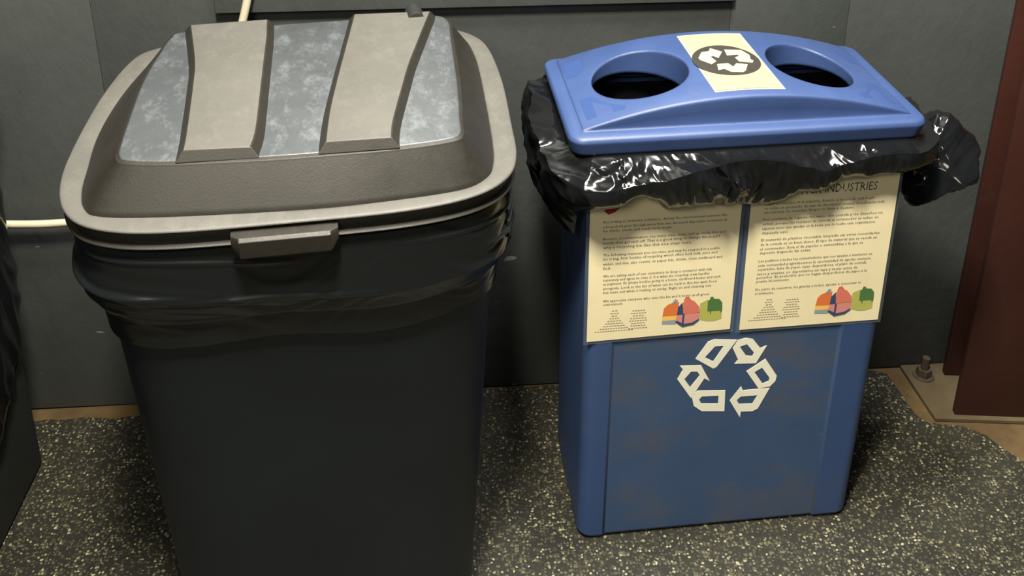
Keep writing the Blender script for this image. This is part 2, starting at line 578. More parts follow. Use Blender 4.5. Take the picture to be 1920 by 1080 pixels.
loft(bm, [ring(R_IN, -0.001, 0.796), ring_mix(R_IN, R_TOP, 0.04, 0.8015), ring_mix(R_IN, R_TOP, 0.10, 0.807), ring_mix(R_IN, R_TOP, 0.97, 0.8455), ring_mix(R_IN, R_TOP, 1.0, 0.848), ring(R_TOP, -0.0055, 0.850)], True, False)
from_bm('dome', bm, M_LID, lid, 40)
bm = bmesh.new()
loft(bm, [ring(R_TOP, -0.004, 0.840), ring(R_TOP, -0.0052, 0.8500), ring(R_TOP, -0.006, 0.8503)])
from_bm('scuffed_channel', bm, M_LIDC, lid, 40)['label'] = 'shiny scuffed lower stripes of the lid'


BZ = 0.8615                                    # height of the raised bands
def band(L, Rr):
    """raised band between two plan curves (front to back), sloping flanks, front flush with the dome's front slope"""
    Lc = catmull([(*p, 0) for p in L], 8)
    Rc = catmull([(*p, 0) for p in Rr], 8)
    n = 40

    def at(c, u):
        x = u * (len(c) - 1)
        i = min(int(x), len(c) - 2)
        return c[i].lerp(c[i + 1], x - i)

    def sec(a, b, k):
        def q(p, dx, z):
            return Vector((p.x + dx, p.y - k * (BZ - z) * 0.55, z))
        w = 0.0085
        return [q(a, -w, 0.8490), q(a, -w, 0.8506), q(a, -0.0008, BZ - 0.0008), q(a, 0.0012, BZ), q(b, -0.0012, BZ), q(b, 0.0008, BZ - 0.0008), q(b, w, 0.8506), q(b, w, 0.8490)]
    bm = bmesh.new()
    loops = []
    for i in range(n + 1):
        u = i / n
        k = 1.0 if i == 0 else (-0.9 if i == n else 0.0)
        loops.append(sec(at(Lc, u), at(Rc, u), k))
    rings = loft(bm, loops)
    # flanks take the copy painted shaded, the flat top the one painted lit from above
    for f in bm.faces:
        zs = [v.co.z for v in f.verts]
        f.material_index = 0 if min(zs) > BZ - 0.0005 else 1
    return bm


r1L = [(-0.1621, -0.2047), (-0.1616, -0.175), (-0.1622, -0.1281), (-0.1646, -0.0122), (-0.1680, 0.0544), (-0.1833, 0.1850)]
r1R = [(-0.0853, -0.2118), (-0.0800, -0.1693), (-0.0765, -0.07), (-0.0722, 0.0665), (-0.0705, 0.12), (-0.0705, 0.1850)]
r2L = [(-0.0001, -0.2167), (0.0055, -0.158), (0.0121, -0.107), (0.0255, -0.02), (0.0378, 0.0543), (0.0585, 0.1810)]
r2R = [(0.0774, -0.2207), (0.0835, -0.178), (0.1044, -0.086), (0.1200, -0.02), (0.1368, 0.0402), (0.1740, 0.1700)]
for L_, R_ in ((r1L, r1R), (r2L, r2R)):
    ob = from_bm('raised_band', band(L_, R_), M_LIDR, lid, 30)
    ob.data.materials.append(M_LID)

# handle tab on the front lip
bm = bmesh.new()
prof = []
for x, top_off, bot in ((-0.112, 0, 0.0), (-0.103, 1, 1.0), (-0.002, 1, 1.0), (0.007, 0, 0.0)):
    th_i = min(range(NP), key=lambda k: abs(DIRS[k].x * R_OUT[k] - x) + (10 if DIRS[k].y > 0 else 0))
    yb = DIRS[th_i].y * R_OUT[th_i]
    o1 = 0.006 + 0.009 * top_off
    zb = 0.7745 - 0.010 * bot
    prof.append([Vector((x, yb + 0.006, 0.7935)), Vector((x, yb - o1 * 0.75, 0.7915)), Vector((x, yb - o1, 0.788)), Vector((x, yb - o1, zb + 0.003)), Vector((x, yb - o1 + 0.003, zb)), Vector((x, yb + 0.006, zb))])
loft(bm, prof)
bmesh.ops.recalc_face_normals(bm, faces=bm.faces)
for f in bm.faces:
    f.material_index = 0
from_bm('handle_tab', bm, M_LID, lid, 30)
bm = bmesh.new()
lp = []
for yy in (0.150, 0.190):
    lp.append([Vector((0.150 + 0.014 * math.cos(math.pi * k / 10), yy, 0.852 + 0.017 * math.sin(math.pi * k / 10))) for k in range(11)])
loft(bm, lp)
from_bm('hinge_knuckle', bm, M_BLK2, lid, 30)

# black bag stretched over the top of the body, below the lid
def ring_bag(n=420, rows=110):
    bm = bmesh.new()
    grid = []
    for j in range(rows):
        v = j / (rows - 1)
        z = 0.7675 - 0.150 * v
        row = []
        for k in range(n):
            th = 2 * math.pi * k / n
            x = th / (2 * math.pi) * NP
            i = int(x) % NP
            rr = R_OUT[i] + (R_OUT[(i + 1) % NP] - R_OUT[i]) * (x - int(x))
            if z > 0.685:
                ins = -0.0115
            elif z > 0.655:
                ins = -0.0115 - (0.685 - z) / 0.03 * 0.017
            else:
                ins = -0.0285 - (0.655 - z) * 0.062
            d = Vector((math.cos(th), math.sin(th), 0))
            hem = 0.012 * noise.noise(d * 1.7)
            p = d * (rr + ins) + Vector((0, 0, z + hem * v))
            q = Vector((d.x * rr * 5, d.y * rr * 5, z * 48 + noise.noise(d * 2.2) * 3))
            corner = 0.45 + 0.9 * max(0, -d.x) * max(0, -d.y) + 0.5 * max(0, d.x) * max(0, -d.y)
            h = (1 - 2 * abs(noise.noise(q))) * 0.0026 * corner
            deg = math.degrees(th)
            for z0, d0, d1, am, wd in ((0.7490, 205, 262, 0.0045, 0.0030), (0.7480, 285, 318, 0.0035, 0.0028), (0.7060, 190, 243, 0.0060, 0.0042), (0.7130, 306, 328, 0.0050, 0.0036), (0.6960, 196, 285, 0.0035, 0.0040)):
                if d0 < deg < d1:
                    e_ = math.sin(math.pi * (deg - d0) / (d1 - d0)) ** 0.7
                    zc_ = z0 + 0.006 * noise.noise((deg * 0.05, z0 * 30, 0)) - 0.0002 * (deg - (d0 + d1) / 2)
                    h += am * e_ * math.exp(-((z - zc_) / wd) ** 2)
            p += d * (h + 0.0025) * (0.35 + 0.65 * math.sin(math.pi * min(1, v * 1.05)))
            row.append(bm.verts.new(p))
        grid.append(row)
    for a, b in zip(grid, grid[1:]):
        for k in range(n):
            bm.faces.new((a[k], b[k], b[(k + 1) % n], a[(k + 1) % n]))
    return bm


o = from_bm('trash_bag', ring_bag(), M_BAG2, None, 60)
o.location, o.rotation_euler = CAN_LOC, (0, 0, CAN_R)
tag(o, 'tight black plastic bag folded over the rim of the large black can', 'bag')

# ------------------------------------------------------------------ black bin at the left edge
LB = (-1.042, -0.378, 0)
lroot = tag(empty('trash_can', LB, math.radians(-1.5)), 'black trash can at the left edge of the photo, mostly covered by its bag', 'trash can')
bm = bmesh.new()
loft(bm, [rrect(0.270, 0.268, 0.035, FZ + 0.001), rrect(0.276, 0.274, 0.04, FZ + 0.007), rrect(0.284, 0.278, 0.04, 0.75), rrect(0.27, 0.262, 0.035, 0.75)])
from_bm('body', bm, M_BLK2, lroot)
bm = bmesh.new()
loft(bm, [rrect(0.282, 0.274, 0.04, 0.752), rrect(0.318, 0.294, 0.05, 0.770), rrect(0.320, 0.296, 0.05, 0.80), rrect(0.300, 0.28, 0.05, 0.808), rrect(0.24, 0.235, 0.06, 0.86), rrect(0.2, 0.2, 0.06, 0.865)])
from_bm('lid', bm, M_LID, lroot)


def left_bag(n=520, rows=70):
    base = [Vector((p.x, p.y)) for p in rrect(0.281, 0.277, 0.04, 0, 10)]
    P, N = closed_path(base, n)
    bm = bmesh.new()
    grid = []
    for j in range(rows):
        v = j / (rows - 1)
        row = []
        for k in range(n):
            p2, nn = P[k], N[k]
            # the hem sinks from the back of the right flank towards the front
            yy = p2.y
            hem = 0.30 if yy > 0.26 else max(0.045, 0.30 - 0.80 * (0.27 - yy))
            if p2.x < -0.2:
                hem = 0.12
            hem += 0.015 * noise.noise((p2.x * 14, p2.y * 14, 0))
            z = 0.750 - (0.750 - hem) * v
            a = 0.006 + 0.016 * math.sin(math.pi * min(1, v * 1.02)) * (0.5 + 0.5 * noise.noise((p2.x * 4, p2.y * 4, z * 2)))
            q = (p2.x * 26 + z * 7, p2.y * 26 + z * 8, z * 4.5)
            h = (1 - 2 * abs(noise.noise(q))) * 0.0075 * min(1, v * 4)
            off = (a + h) * (1 if v < 0.97 else 0.5)
            row.append(bm.verts.new((p2.x + nn.x * off, p2.y + nn.y * off, z)))
        grid.append(row)
    for a, b in zip(grid, grid[1:]):
        for k in range(n):
            bm.faces.new((a[k], b[k], b[(k + 1) % n], a[(k + 1) % n]))
    return bm


o = from_bm('trash_bag', left_bag(), M_BAG, None, 60)
o.location, o.rotation_euler = LB, (0, 0, math.radians(-1.5))
tag(o, 'black plastic bag draped low over the bin at the left edge', 'bag')

# ------------------------------------------------------------------ blue recycling bin
BLOC, BROT = (0.4015, -0.2431, 0.0), 0.0431
bin_ = tag(empty('recycling_bin', BLOC, BROT), 'blue recycling bin with a two hole lid and white arrows on its front', 'recycling bin')
CX = 0.008


def hyf(z):
    return 0.120 + 0.0134 * z


def body_loop(z, ins=0.0, step=True, r=0.022):
    hx, hy = 0.2325 + 0.003 * z / 0.74 - ins, hyf(z) - ins
    pts = rrect(hx, hy, r, z, 8, CX, 0.0)
    # rrect starts at the front right corner; the front side closes the loop: add the recessed front field
    dd = 0.0032 if step else 0.0
    xl, xr = -0.185, 0.179
    pts += [Vector((xl, -hy, z)), Vector((xl + 0.004, -hy + dd, z)), Vector((0, -hy + dd, z)), Vector((xr - 0.004, -hy + dd, z)), Vector((xr, -hy, z))]
    return pts


bm = bmesh.new()
loft(bm, [body_loop(FZ + 0.001, 0.010), body_loop(FZ + 0.003, 0.003), body_loop(FZ + 0.009), body_loop(0.30), body_loop(0.60), body_loop(0.737),
          body_loop(0.737, 0.006, False, 0.016), body_loop(0.40, 0.006, False, 0.016)])
for f in bm.faces:
    cx_ = sum(v.co.x for v in f.verts) / len(f.verts)
    if all(v.co.y < -0.1 for v in f.verts) and -0.186 < cx_ < 0.180 and f.calc_center_median().z > 0.012:
        f.material_index = 1
from_bm('body', bm, M_BLUE, bin_, 25).data.materials.append(M_BLUES)

# lid
HL = 0.768


def slab_bm():
    bm = bmesh.new()
    a, b = 0.259, 0.1377
    loft(bm, [rrect(a - 0.009, b - 0.009, 0.018, 0.7405), rrect(a - 0.0045, b - 0.0045, 0.022, 0.7405), rrect(a, b, 0.022, 0.760), rrect(a - 0.002, b - 0.002, 0.022, 0.7655), rrect(a - 0.0065, b - 0.0065, 0.02, HL)])
    bmesh.ops.recalc_face_normals(bm, faces=bm.faces)
    return bm


def arch(x):
    return max(0.0, 0.043 * (1 - (x / 0.240) ** 2))


def dome_bm():
    bm = bmesh.new()
    loops = []
    n = 56
    for i in range(n + 1):
        x = -0.2375 + 0.475 * i / n
        h = arch(x) + 0.0006
        k = h / 0.043
        yf0, yf1, yb1, yb0 = -0.1150, -0.1150 - 0.002 * k, 0.121, 0.127
        r = 0.006 * k
        sec = [(yf0, HL - 0.014), (yf0, HL - 0.0005), (yf0 + 0.0025 * k, HL + 0.5 * h), (yf1 + 0.0006 * k, HL + h - r), (yf1 + 0.3 * r, HL + h - 0.3 * r), (yf1 + r, HL + h),
               (yb1 - r, HL + h), (yb1 - 0.3 * r, HL + h - 0.3 * r), (yb1, HL + h - r), (yb0, HL - 0.0005), (yb0, HL - 0.014)]
        loops.append([Vector((x, y, z)) for y, z in sec])
    loft(bm, loops)
    bmesh.ops.recalc_face_normals(bm, faces=bm.faces)
    return bm


def hole_bm(cx, rx, ry):
    bm = bmesh.new()
    loft(bm, [[Vector((cx + rx * s * math.cos(2 * math.pi * k / 72), -0.002 + ry * s * math.sin(2 * math.pi * k / 72), z)) for k in range(72)] for z, s in ((0.70, 0.985), (0.86, 1.01))])
    bmesh.ops.recalc_face_normals(bm, faces=bm.faces)
    return bm


def cavity_bm():
    bm = bmesh.new()                           # the lid is a shell: hollow underneath
    loft(bm, [rrect(0.228, 0.108, 0.02, z) for z in (0.70, 0.7655)])
    bmesh.ops.recalc_face_normals(bm, faces=bm.faces)
    return bm


tmp = []
for nm, b_ in (('a', slab_bm()), ('b', dome_bm()), ('e', cavity_bm()), ('c', hole_bm(-0.133, 0.071, 0.0755)), ('d', hole_bm(0.128, 0.064, 0.0755))):
    me = bpy.data.meshes.new(nm)
    b_.to_mesh(me)
    b_.free()
    ob = bpy.data.objects.new(nm, me)
    COL.objects.link(ob)
    tmp.append(ob)
for ob, op in ((tmp[1], 'UNION'), (tmp[2], 'DIFFERENCE'), (tmp[3], 'DIFFERENCE'), (tmp[4], 'DIFFERENCE')):
    md = tmp[0].modifiers.new('b', 'BOOLEAN')
    md.operation, md.object, md.solver = op, ob, 'EXACT'
bpy.context.view_layer.update()
dg = bpy.context.evaluated_depsgraph_get()
me = bpy.data.meshes.new_from_object(tmp[0].evaluated_get(dg))
for ob in tmp:
    mm = ob.data
    bpy.data.objects.remove(ob)
    bpy.data.meshes.remove(mm)
me.name = 'lid'
me.materials.clear()
blid = link('lid', me, M_BLUEL, bin_, 32)


def flat_poly(bm, pts3, thick, nrm, holes=None, mat_i=0):
    """thin solid from a planar outline; pts3 lists of 3D points, extruded along nrm"""
    polys = [pts3] + (holes or [])
    allp = [p for pl in polys for p in pl]
    tr = tessellate_polygon(polys)
    up = [bm.verts.new(p + nrm * thick) for p in allp]
    lo = [bm.verts.new(p) for p in allp]
    fs = []
    for a, b, c_ in tr:
        fs.append(bm.faces.new((up[a], up[b], up[c_])))
    i0 = 0
    for pl in polys:
        n = len(pl)
        for i in range(n):
            j = (i + 1) % n
            fs.append(bm.faces.new((up[i0 + i], lo[i0 + i], lo[i0 + j], up[i0 + j])))
        i0 += n
    for f_ in fs:
        f_.material_index = mat_i


# triangular smooth pads in the lid corners (left pair seen, right pair mirrored)
def on_lid(x, y):
    return HL + (arch(x) if -0.115 < y < 0.12 else 0)


for sgn in (1, -1):
    for pad in ([(-0.228, -0.030), (-0.209, -0.030), (-0.196, -0.062), (-0.172, -0.085), (-0.176, -0.094), (-0.228, -0.092)], [(-0.232, 0.095), (-0.206, 0.098), (-0.206, 0.066), (-0.217, 0.047), (-0.233, 0.047)]):
        bm = bmesh.new()
        if sgn < 0:
            pad = [(-x, y) for x, y in pad]
        flat_poly(bm, [Vector((x, y, on_lid(x, y) + 0.0001)) for x, y in pad], 0.0009, Vector((0, 0, 1)))
        from_bm('corner_pad', bm, M_PAD, blid, 0)

# lid label: cream vinyl, dark disc, three pale chasing arrows
def drape(name, outline, lift, mat, parent, sub=0.006):
    """thin flat print laid over the arched lid, cut into small facets so that it follows the arch"""
    bm = bmesh.new()
    xs = [p[0] for p in outline]
    flat = bmesh.new()
    vs_ = [flat.verts.new((x, y, 0)) for x, y in outline]
    for a, b, c_ in tessellate_polygon([[Vector((x, y, 0)) for x, y in outline]]):
        flat.faces.new((vs_[a], vs_[b], vs_[c_]))
    x = min(xs) + sub
    while x < max(xs):
        bmesh.ops.bisect_plane(flat, geom=flat.verts[:] + flat.edges[:] + flat.faces[:], plane_co=(x, 0, 0), plane_no=(1, 0, 0))
        x += sub
    bmesh.ops.solidify(flat, geom=flat.faces[:], thickness=0.0004)
    zm = min(v.co.z for v in flat.verts)
    for v in flat.verts:
        v.co.z = v.co.z - zm + HL + arch(v.co.x) + lift
    bm.free()
    return from_bm(name, flat, mat, parent, 20)


lab = [(-0.0495, 0.1035), (0.0540, 0.1040), (0.0545, -0.0985), (-0.0480, -0.0990)]
drape('label_border', [(x * 1.0, y * 1.0) for x, y in lab], 0.0006, M_LWHITE, blid)['label'] = 'white edge of the lid label'
drape('recycling_label', [(x * 0.93, y * 0.965) for x, y in lab], 0.0013, M_LABEL, blid)['label'] = 'cream label with a dark recycling disc'
DCX, DCY, DR = -0.001, 0.001, 0.0505
drape('label_disc', [(DCX + DR * math.cos(2 * math.pi * k / 64), DCY + 1.06 * DR * math.sin(2 * math.pi * k / 64)) for k in range(64)], 0.0019, M_DISK, blid)['label'] = 'dark round print on the lid label'
a1 = [(-0.0405, 0.0125), (-0.0303, 0.0319), (-0.0183, 0.0334), (-0.0134, 0.0441), (0.0011, 0.0285), (-0.0114, 0.0065), (-0.0168, 0.0153), (-0.0215, 0.0131), (-0.0174, -0.0036), (-0.0276, -0.013), (-0.0402, 0.0057)]
a2 = [(0.0064, 0.0363), (0.0323, 0.0334), (0.0394, 0.0146), (0.0358, -0.0014), (0.0388, -0.0058), (0.0346, -0.0133), (0.0157, -0.0085), (0.0137, 0.0065), (0.0215, 0.0111), (0.0216, 0.0165), (0.0042, 0.0143)]
a3 = [(-0.0199, -0.0139), (-0.0028, -0.0131), (0.0012, -0.0254), (0.0092, -0.0145), (0.0253, -0.0189), (0.0151, -0.0412), (0.0092, -0.0456), (-0.0076, -0.0425), (-0.0142, -0.0315), (-0.0239, -0.0343)]
for a_ in (a1, a2, a3):
    drape('label_arrow', a_, 0.0026, M_LWHITE, blid, 0.006)['label'] = 'pale arrow on the dark disc'

# six outlined white arrow pieces on the front
SYM = [
    ([(-0.0516, 0.3649), (-0.0344, 0.3959), (-0.0249, 0.3997), (0.0119, 0.3958), (-0.0162, 0.3459), (-0.0217, 0.3429)], [(-0.037, 0.3661), (-0.0224, 0.3862), (-0.0083, 0.3857), (-0.0228, 0.357)]),
    ([(0.0063, 0.3801), (0.0134, 0.3948), (0.0258, 0.3979), (0.0374, 0.3943), (0.0506, 0.3759), (0.0608, 0.3801), (0.0463, 0.3468), (0.0119, 0.3492), (0.0169, 0.3566)], [(0.0174, 0.3816), (0.0283, 0.3857), (0.0414, 0.3681), (0.0392, 0.3614), (0.0291, 0.3632)]),
    ([(0.0327, 0.3323), (0.0613, 0.354), (0.0831, 0.3185), (0.082, 0.3079), (0.0744, 0.298), (0.0558, 0.2954)], [(0.0459, 0.3292), (0.0574, 0.3369), (0.0718, 0.3152), (0.071, 0.309), (0.0614, 0.3046)]),
    ([(0.0106, 0.2757), (0.0269, 0.3028), (0.0305, 0.2943), (0.0740, 0.2945), (0.0584, 0.2543), (0.0501, 0.2497), (0.031, 0.2508), (0.0306, 0.239)], [(0.0222, 0.2754), (0.0281, 0.282), (0.0557, 0.2819), (0.0486, 0.2654), (0.0266, 0.2668)]),
    ([(-0.0517, 0.2893), (-0.0494, 0.2963), (-0.0426, 0.3009), (0.0015, 0.2973), (0.0037, 0.2546), (-0.0336, 0.2586), (-0.0475, 0.2709)], [(-0.0397, 0.2827), (-0.0359, 0.2886), (-0.0085, 0.2876), (-0.0079, 0.2713), (-0.0355, 0.2742)]),
    ([(-0.0754, 0.3534), (-0.0414, 0.3509), (-0.0254, 0.3187), (-0.0344, 0.3249), (-0.0529, 0.2868), (-0.0779, 0.3275), (-0.07, 0.3459)], [(-0.0665, 0.3263), (-0.0569, 0.3403), (-0.0469, 0.3393), (-0.0421, 0.3318), (-0.056, 0.3094)])]


def fp(x, z, lift):
    return Vector((x, -hyf(z) + 0.0032 - lift, z))


for so, si in SYM:
    bm = bmesh.new()
    flat_poly(bm, [fp(x, z, 0.0001) for x, z in so], 0.0006, Vector((0, -1, 0)), [[fp(x, z, 0.0001) for x, z in si]])
    from_bm('recycling_arrow', bm, M_WHITE, bin_, 0)['label'] = 'white outlined arrow piece printed on the front'

# ------------------------------------------------------------------ laminated notices on the front
def text_mesh(body, size, x0, z0, width=None, align='LEFT', lift=0.0, shear=0.0):
    cu = bpy.data.curves.new('t', 'FONT')
    cu.body = body
    cu.size = size
    cu.align_x = align
    cu.resolution_u = 1
    ob = bpy.data.objects.new('t', cu)
    COL.objects.link(ob)
    bpy.context.view_layer.update()
    me = bpy.data.meshes.new_from_object(ob.evaluated_get(bpy.context.evaluated_depsgraph_get()))
    bpy.data.objects.remove(ob)
    bpy.data.curves.remove(cu)
    if len(me.vertices) == 0:
        return [], []
    w = max(v.co.x for v in me.vertices)
    sx = width / w if width else 1.0
    vs_ = [(x0 + v.co.x * sx, z0 + v.co.y) for v in me.vertices]
    fs = [tuple(p.vertices) for p in me.polygons]
    bpy.data.meshes.remove(me)
    return vs_, fs


class NoticeSheet:
    """everything printed on one notice, in the plane of the bin's front"""
    def __init__(self, name, label, cx, zb):
        self.o = Vector((cx, -hyf(zb) - 0.0006, zb))
        m = Matrix.Translation(BLOC) @ Matrix.Rotation(BROT, 4, 'Z')
        self.root = tag(empty(name, m @ self.o, BROT), label, 'notice', 'laminated notices on the blue bin')

    def at(self, x, z, lift):
        return Vector((x, -hyf(z) - 0.0006 - lift, z)) - self.o

    def poly(self, name, pts, lift, thick, mat, parent=None):
        bm = bmesh.new()
        flat_poly(bm, [self.at(x, z, lift) for x, z in pts], thick, Vector((0, -1, 0)))
        return from_bm(name, bm, mat, parent or self.root, 0)

    def text(self, name, lines, mat, parent=None):
        V, Fc = [], []
        for ln in lines:
            v, f_ = text_mesh(*ln)
            k = len(V)
            V += [self.at(x, z, 0.0022) for x, z in v]
            Fc += [tuple(i + k for i in t_) for t_ in f_]
        me = bpy.data.meshes.new(name)
        me.from_pydata(V, [], Fc)
        return link(name, me, mat, parent or self.root, 0)


def notice(side):
    left = side == 'left'
    if left:
        q = [(-0.2245, 0.4172), (-0.0035, 0.4215), (-0.0055, 0.700), (-0.2275, 0.700)]
        S_ = NoticeSheet('laminated_notice', 'left cream laminated notice with a red mark and three printed backpacks', -0.114, 0.4172)
    else:
        q = [(0.0115, 0.4185), (0.2325, 0.4185), (0.2280, 0.700), (0.0075, 0.700)]
        S_ = NoticeSheet('laminated_notice', 'right cream laminated notice with capital heading cut by the bag', 0.122, 0.4185)
    g = 0.0052
    film = [(q[0][0] - g, q[0][1] - g), (q[1][0] + g, q[1][1] - g), (q[2][0] + g, q[2][1] + 0.001), (q[3][0] - g, q[3][1] + 0.001)]
    S_.poly('laminate', film, 0.0, 0.0009, M_FILM)['label'] = 'clear laminate margin'
    paper = S_.poly('paper', q, 0.0010, 0.0006, M_PAPER)
    if left:
        paras = [
            [('According to industry estimates, during the international summer the', .6291, .182), ('a household goes through more than two thousand disposable containers &', .6208, .182), ('for drinks, snacks and ready made meals.', .6140, .101)],
            [('Because of contamination, too many clean items end up inside bins and', .6003, .181), ('trucks they get sent off. That is a good thing to change this is part', .5934, .173), ('why a recycling bin like this one stays here.', .5858, .131)],
            [('The following materials you can rinse and may be recycled in a public', .5726, .174), ('for it bag, first: bottles of recycling which often held milk, juice and', .5657, .170), ('water, and tins, also covers, or paper lids, drinks, clean cardboard and', .5571, .178), ('foil.', .5493, .012)],
            [('We are asking each of our customers to keep a container with lids', .5359, .163), ('separately and agree to rinse it. It is what the recycling crew handles', .5288, .160), ('as payment. So please bottles going in a loose, cardboard boxes and such', .5217, .177), ('alongside. Look at the list of what can be held in this bin with food', .5137, .171), ('but leave out what is leaking or sticky. Right on and cleaning out.', .5065, .164)],
            [('We appreciate everyone who uses this bin and it keeps us all green', .4912, .161), ('environment.', .4847, .030)]]
        x_of = lambda z: -0.2079 + (0.6291 - z) * 0.038
    else:
        paras = [
            [('Segun los estudios de la industria, durante el verano de cada hogar', .6428, .166), ('se utiliza un promedio de mas de doscientos envases desechables cada', .6352, .182), ('un sistema de reciclaje limpio lo lleva a destino.', .6284, .137)],
            [('Por cuestion de higiene, los vasos con comida y los desechos no', .6163, .182), ('sirven, porque los residuos de comida al contenedor se echan en', .6087, .176), ('algunos casos que quedan en la bolsa que lo recibe esta organizacion', .6010, .172), ('dispuesta aqui.', .5933, .040)],
            [('El material de plastico reciclable limpiado sin otras necesidades', .5809, .182), ('de la comida es un buen deseo. El tipo de material que se recicla en', .5731, .179), ('el contenedor, lleva el de papeles o comestibles a la que se', .5652, .159), ('deposito trayendo las cosas.', .5582, .079)],
            [('Les pedimos a todos los consumidores que nos ayuden a mantener en', .5439, .176), ('esta comunidad y agradecemos la oportunidad de ayudar siempre', .5359, .175), ('separados, latas de papel, cajas, desperdicios, el plato de comida', .5288, .169), ('vasos y envases, no depositarlos sin tapa y vaciar antes de', .5207, .156), ('ponerlos. Es preferible que no hagan desperdicios de jugos a la', .5140, .172), ('proxima del contenedor.', .5071, .052)],
            [('De parte de nosotros, les gracias a todos, ayudar a conservar lo', .4925, .166), ('el ambiente.', .4851, .030)]]
        x_of = lambda z: 0.0290
    for p_ in paras:
        S_.text('paragraph', [(tx, 0.0062, x_of(z), z - 0.0022, w) for tx, z, w in p_], M_INK, paper)
    if left:
        S_.poly('red_mark', [(-0.2076, 0.6544), (-0.2062, 0.660), (-0.200, 0.6665), (-0.1967, 0.6683), (-0.190, 0.664), (-0.1832, 0.6526), (-0.1906, 0.645), (-0.2001, 0.6412), (-0.206, 0.6461)], 0.0017, 0.0003, INK['red'], paper)['label'] = 'dark red printed mark'
    else:
        S_.text('heading', [('BACKPACK INDUSTRIES', 0.0205, 0.035, 0.6560, 0.161)], M_INK, paper)
    # printed backpacks, placed by the left notice and shifted for the right one
    dx, dz = (0, 0) if left else (0.2385, -0.0012)

    def art(nm, pts, key, lift):
        S_.poly(nm, [(x + dx, z + dz) for x, z in pts], lift, 0.0002, INK[key], paper)
    art('printed_backpack', [(-0.1107, 0.4397), (-0.0895, 0.4380), (-0.0865, 0.4465), (-0.1107, 0.4465)], 'bluegrey', 0.0017)
    art('printed_backpack', [(-0.1110, 0.4465), (-0.0868, 0.4460), (-0.0868, 0.4540), (-0.1110, 0.4545)], 'yellow', 0.0017)
    art('printed_backpack', [(-0.1107, 0.4545), (-0.0868, 0.4540), (-0.0868, 0.4790), (-0.0935, 0.4800), (-0.1040, 0.4755), (-0.1092, 0.4690)], 'orange', 0.0017)
    art('printed_strap', [(-0.0985, 0.4770), (-0.0930, 0.4855), (-0.0890, 0.4835), (-0.0900, 0.4770), (-0.0918, 0.4810), (-0.0950, 0.4772)], 'bluegrey', 0.0020)
    art('printed_backpack', [(-0.0905, 0.4445), (-0.0775, 0.4335), (-0.0640, 0.4375), (-0.0535, 0.4460), (-0.0540, 0.4560), (-0.0885, 0.4560)], 'pink', 0.0020)
    art('printed_backpack', [(-0.0885, 0.4560), (-0.0876, 0.4700), (-0.0815, 0.4780), (-0.0790, 0.4600), (-0.0760, 0.4560)], 'navy', 0.0022)
    art('printed_backpack', [(-0.0790, 0.4570), (-0.0810, 0.4780), (-0.0744, 0.4850), (-0.0640, 0.4800), (-0.0555, 0.4690), (-0.0535, 0.4580)], 'coral', 0.0023)
    art('printed_strap', [(-0.0800, 0.4820), (-0.0775, 0.4885), (-0.0725, 0.4890), (-0.0690, 0.4830), (-0.0720, 0.4835), (-0.0735, 0.4865), (-0.0765, 0.4862), (-0.0780, 0.4820)], 'coral', 0.0026)
    art('printed_backpack', [(-0.0905, 0.4435), (-0.0790, 0.4335), (-0.0620, 0.4365), (-0.0535, 0.4440), (-0.0540, 0.4465), (-0.0640, 0.4400), (-0.0770, 0.4385), (-0.0880, 0.4455)], 'navy', 0.0026)
    art('printed_strap', [(-0.0800, 0.4350), (-0.0772, 0.4350), (-0.0772, 0.4560), (-0.0800, 0.4560)], 'navy', 0.0027)
    art('printed_backpack', [(-0.0540, 0.4745), (-0.0427, 0.4800), (-0.0400, 0.4780), (-0.0400, 0.4400), (-0.0523, 0.4440), (-0.0545, 0.4560)], 'lime', 0.0019)
    art('printed_backpack', [(-0.0400, 0.4590), (-0.0400, 0.4400), (-0.0300, 0.4395), (-0.0190, 0.4430), (-0.0190, 0.4590)], 'lime', 0.0018)
    art('printed_backpack', [(-0.0420, 0.4590), (-0.0425, 0.4780), (-0.0370, 0.4815), (-0.0250, 0.4800), (-0.0200, 0.4730), (-0.0190, 0.4590), (-0.0215, 0.4545), (-0.0228, 0.4590), (-0.0360, 0.4590), (-0.0372, 0.4520), (-0.0385, 0.4590)], 'green', 0.0022)
    art('printed_strap', [(-0.0400, 0.4800), (-0.0385, 0.4850), (-0.0350, 0.4850), (-0.0330, 0.4800), (-0.0350, 0.4800), (-0.0360, 0.4830), (-0.0376, 0.4830), (-0.0382, 0.4800)], 'green', 0.0024)
    for cxs, zt, ws in ((-0.1835, 0.4705, (.010, .014, .010, .016, .022, .028, .034, .044, .060)), (-0.1470, 0.4680, (.020, .024, .018, .026, .028, .022, .024, .030))):
        bm = bmesh.new()
        for i, w in enumerate(ws):
            z = zt - 0.0046 * i
            nn = max(2, int(w / 0.004))
            seg = w / nn
            for k in range(nn):
                x0 = cxs + dx * 0.995 - w / 2 + k * seg
                flat_poly(bm, [S_.at(x_, z_, 0.0017) for x_, z_ in ((x0, z), (x0 + seg * 0.72, z), (x0 + seg * 0.72, z + 0.0017), (x0, z + 0.0017))], 0.0001, Vector((0, -1, 0)))
        from_bm('small_print', bm, M_INKG, paper, 0)
    return S_


notice('left')
notice('right')

# ------------------------------------------------------------------ black bag over the rim of the blue bin
bagroot = tag(empty('trash_bag', BLOC, BROT), 'shiny crumpled black bag bunched under the blue lid', 'bag')


def smooth_at(table, x):
    for (x0, v0), (x1, v1) in zip(table, table[1:]):
        if x0 <= x <= x1:
            u = (x - x0) / (x1 - x0)
            u = u * u * (3 - 2 * u)
            return v0 * (1 - u) + v1 * u
    return table[-1][1]


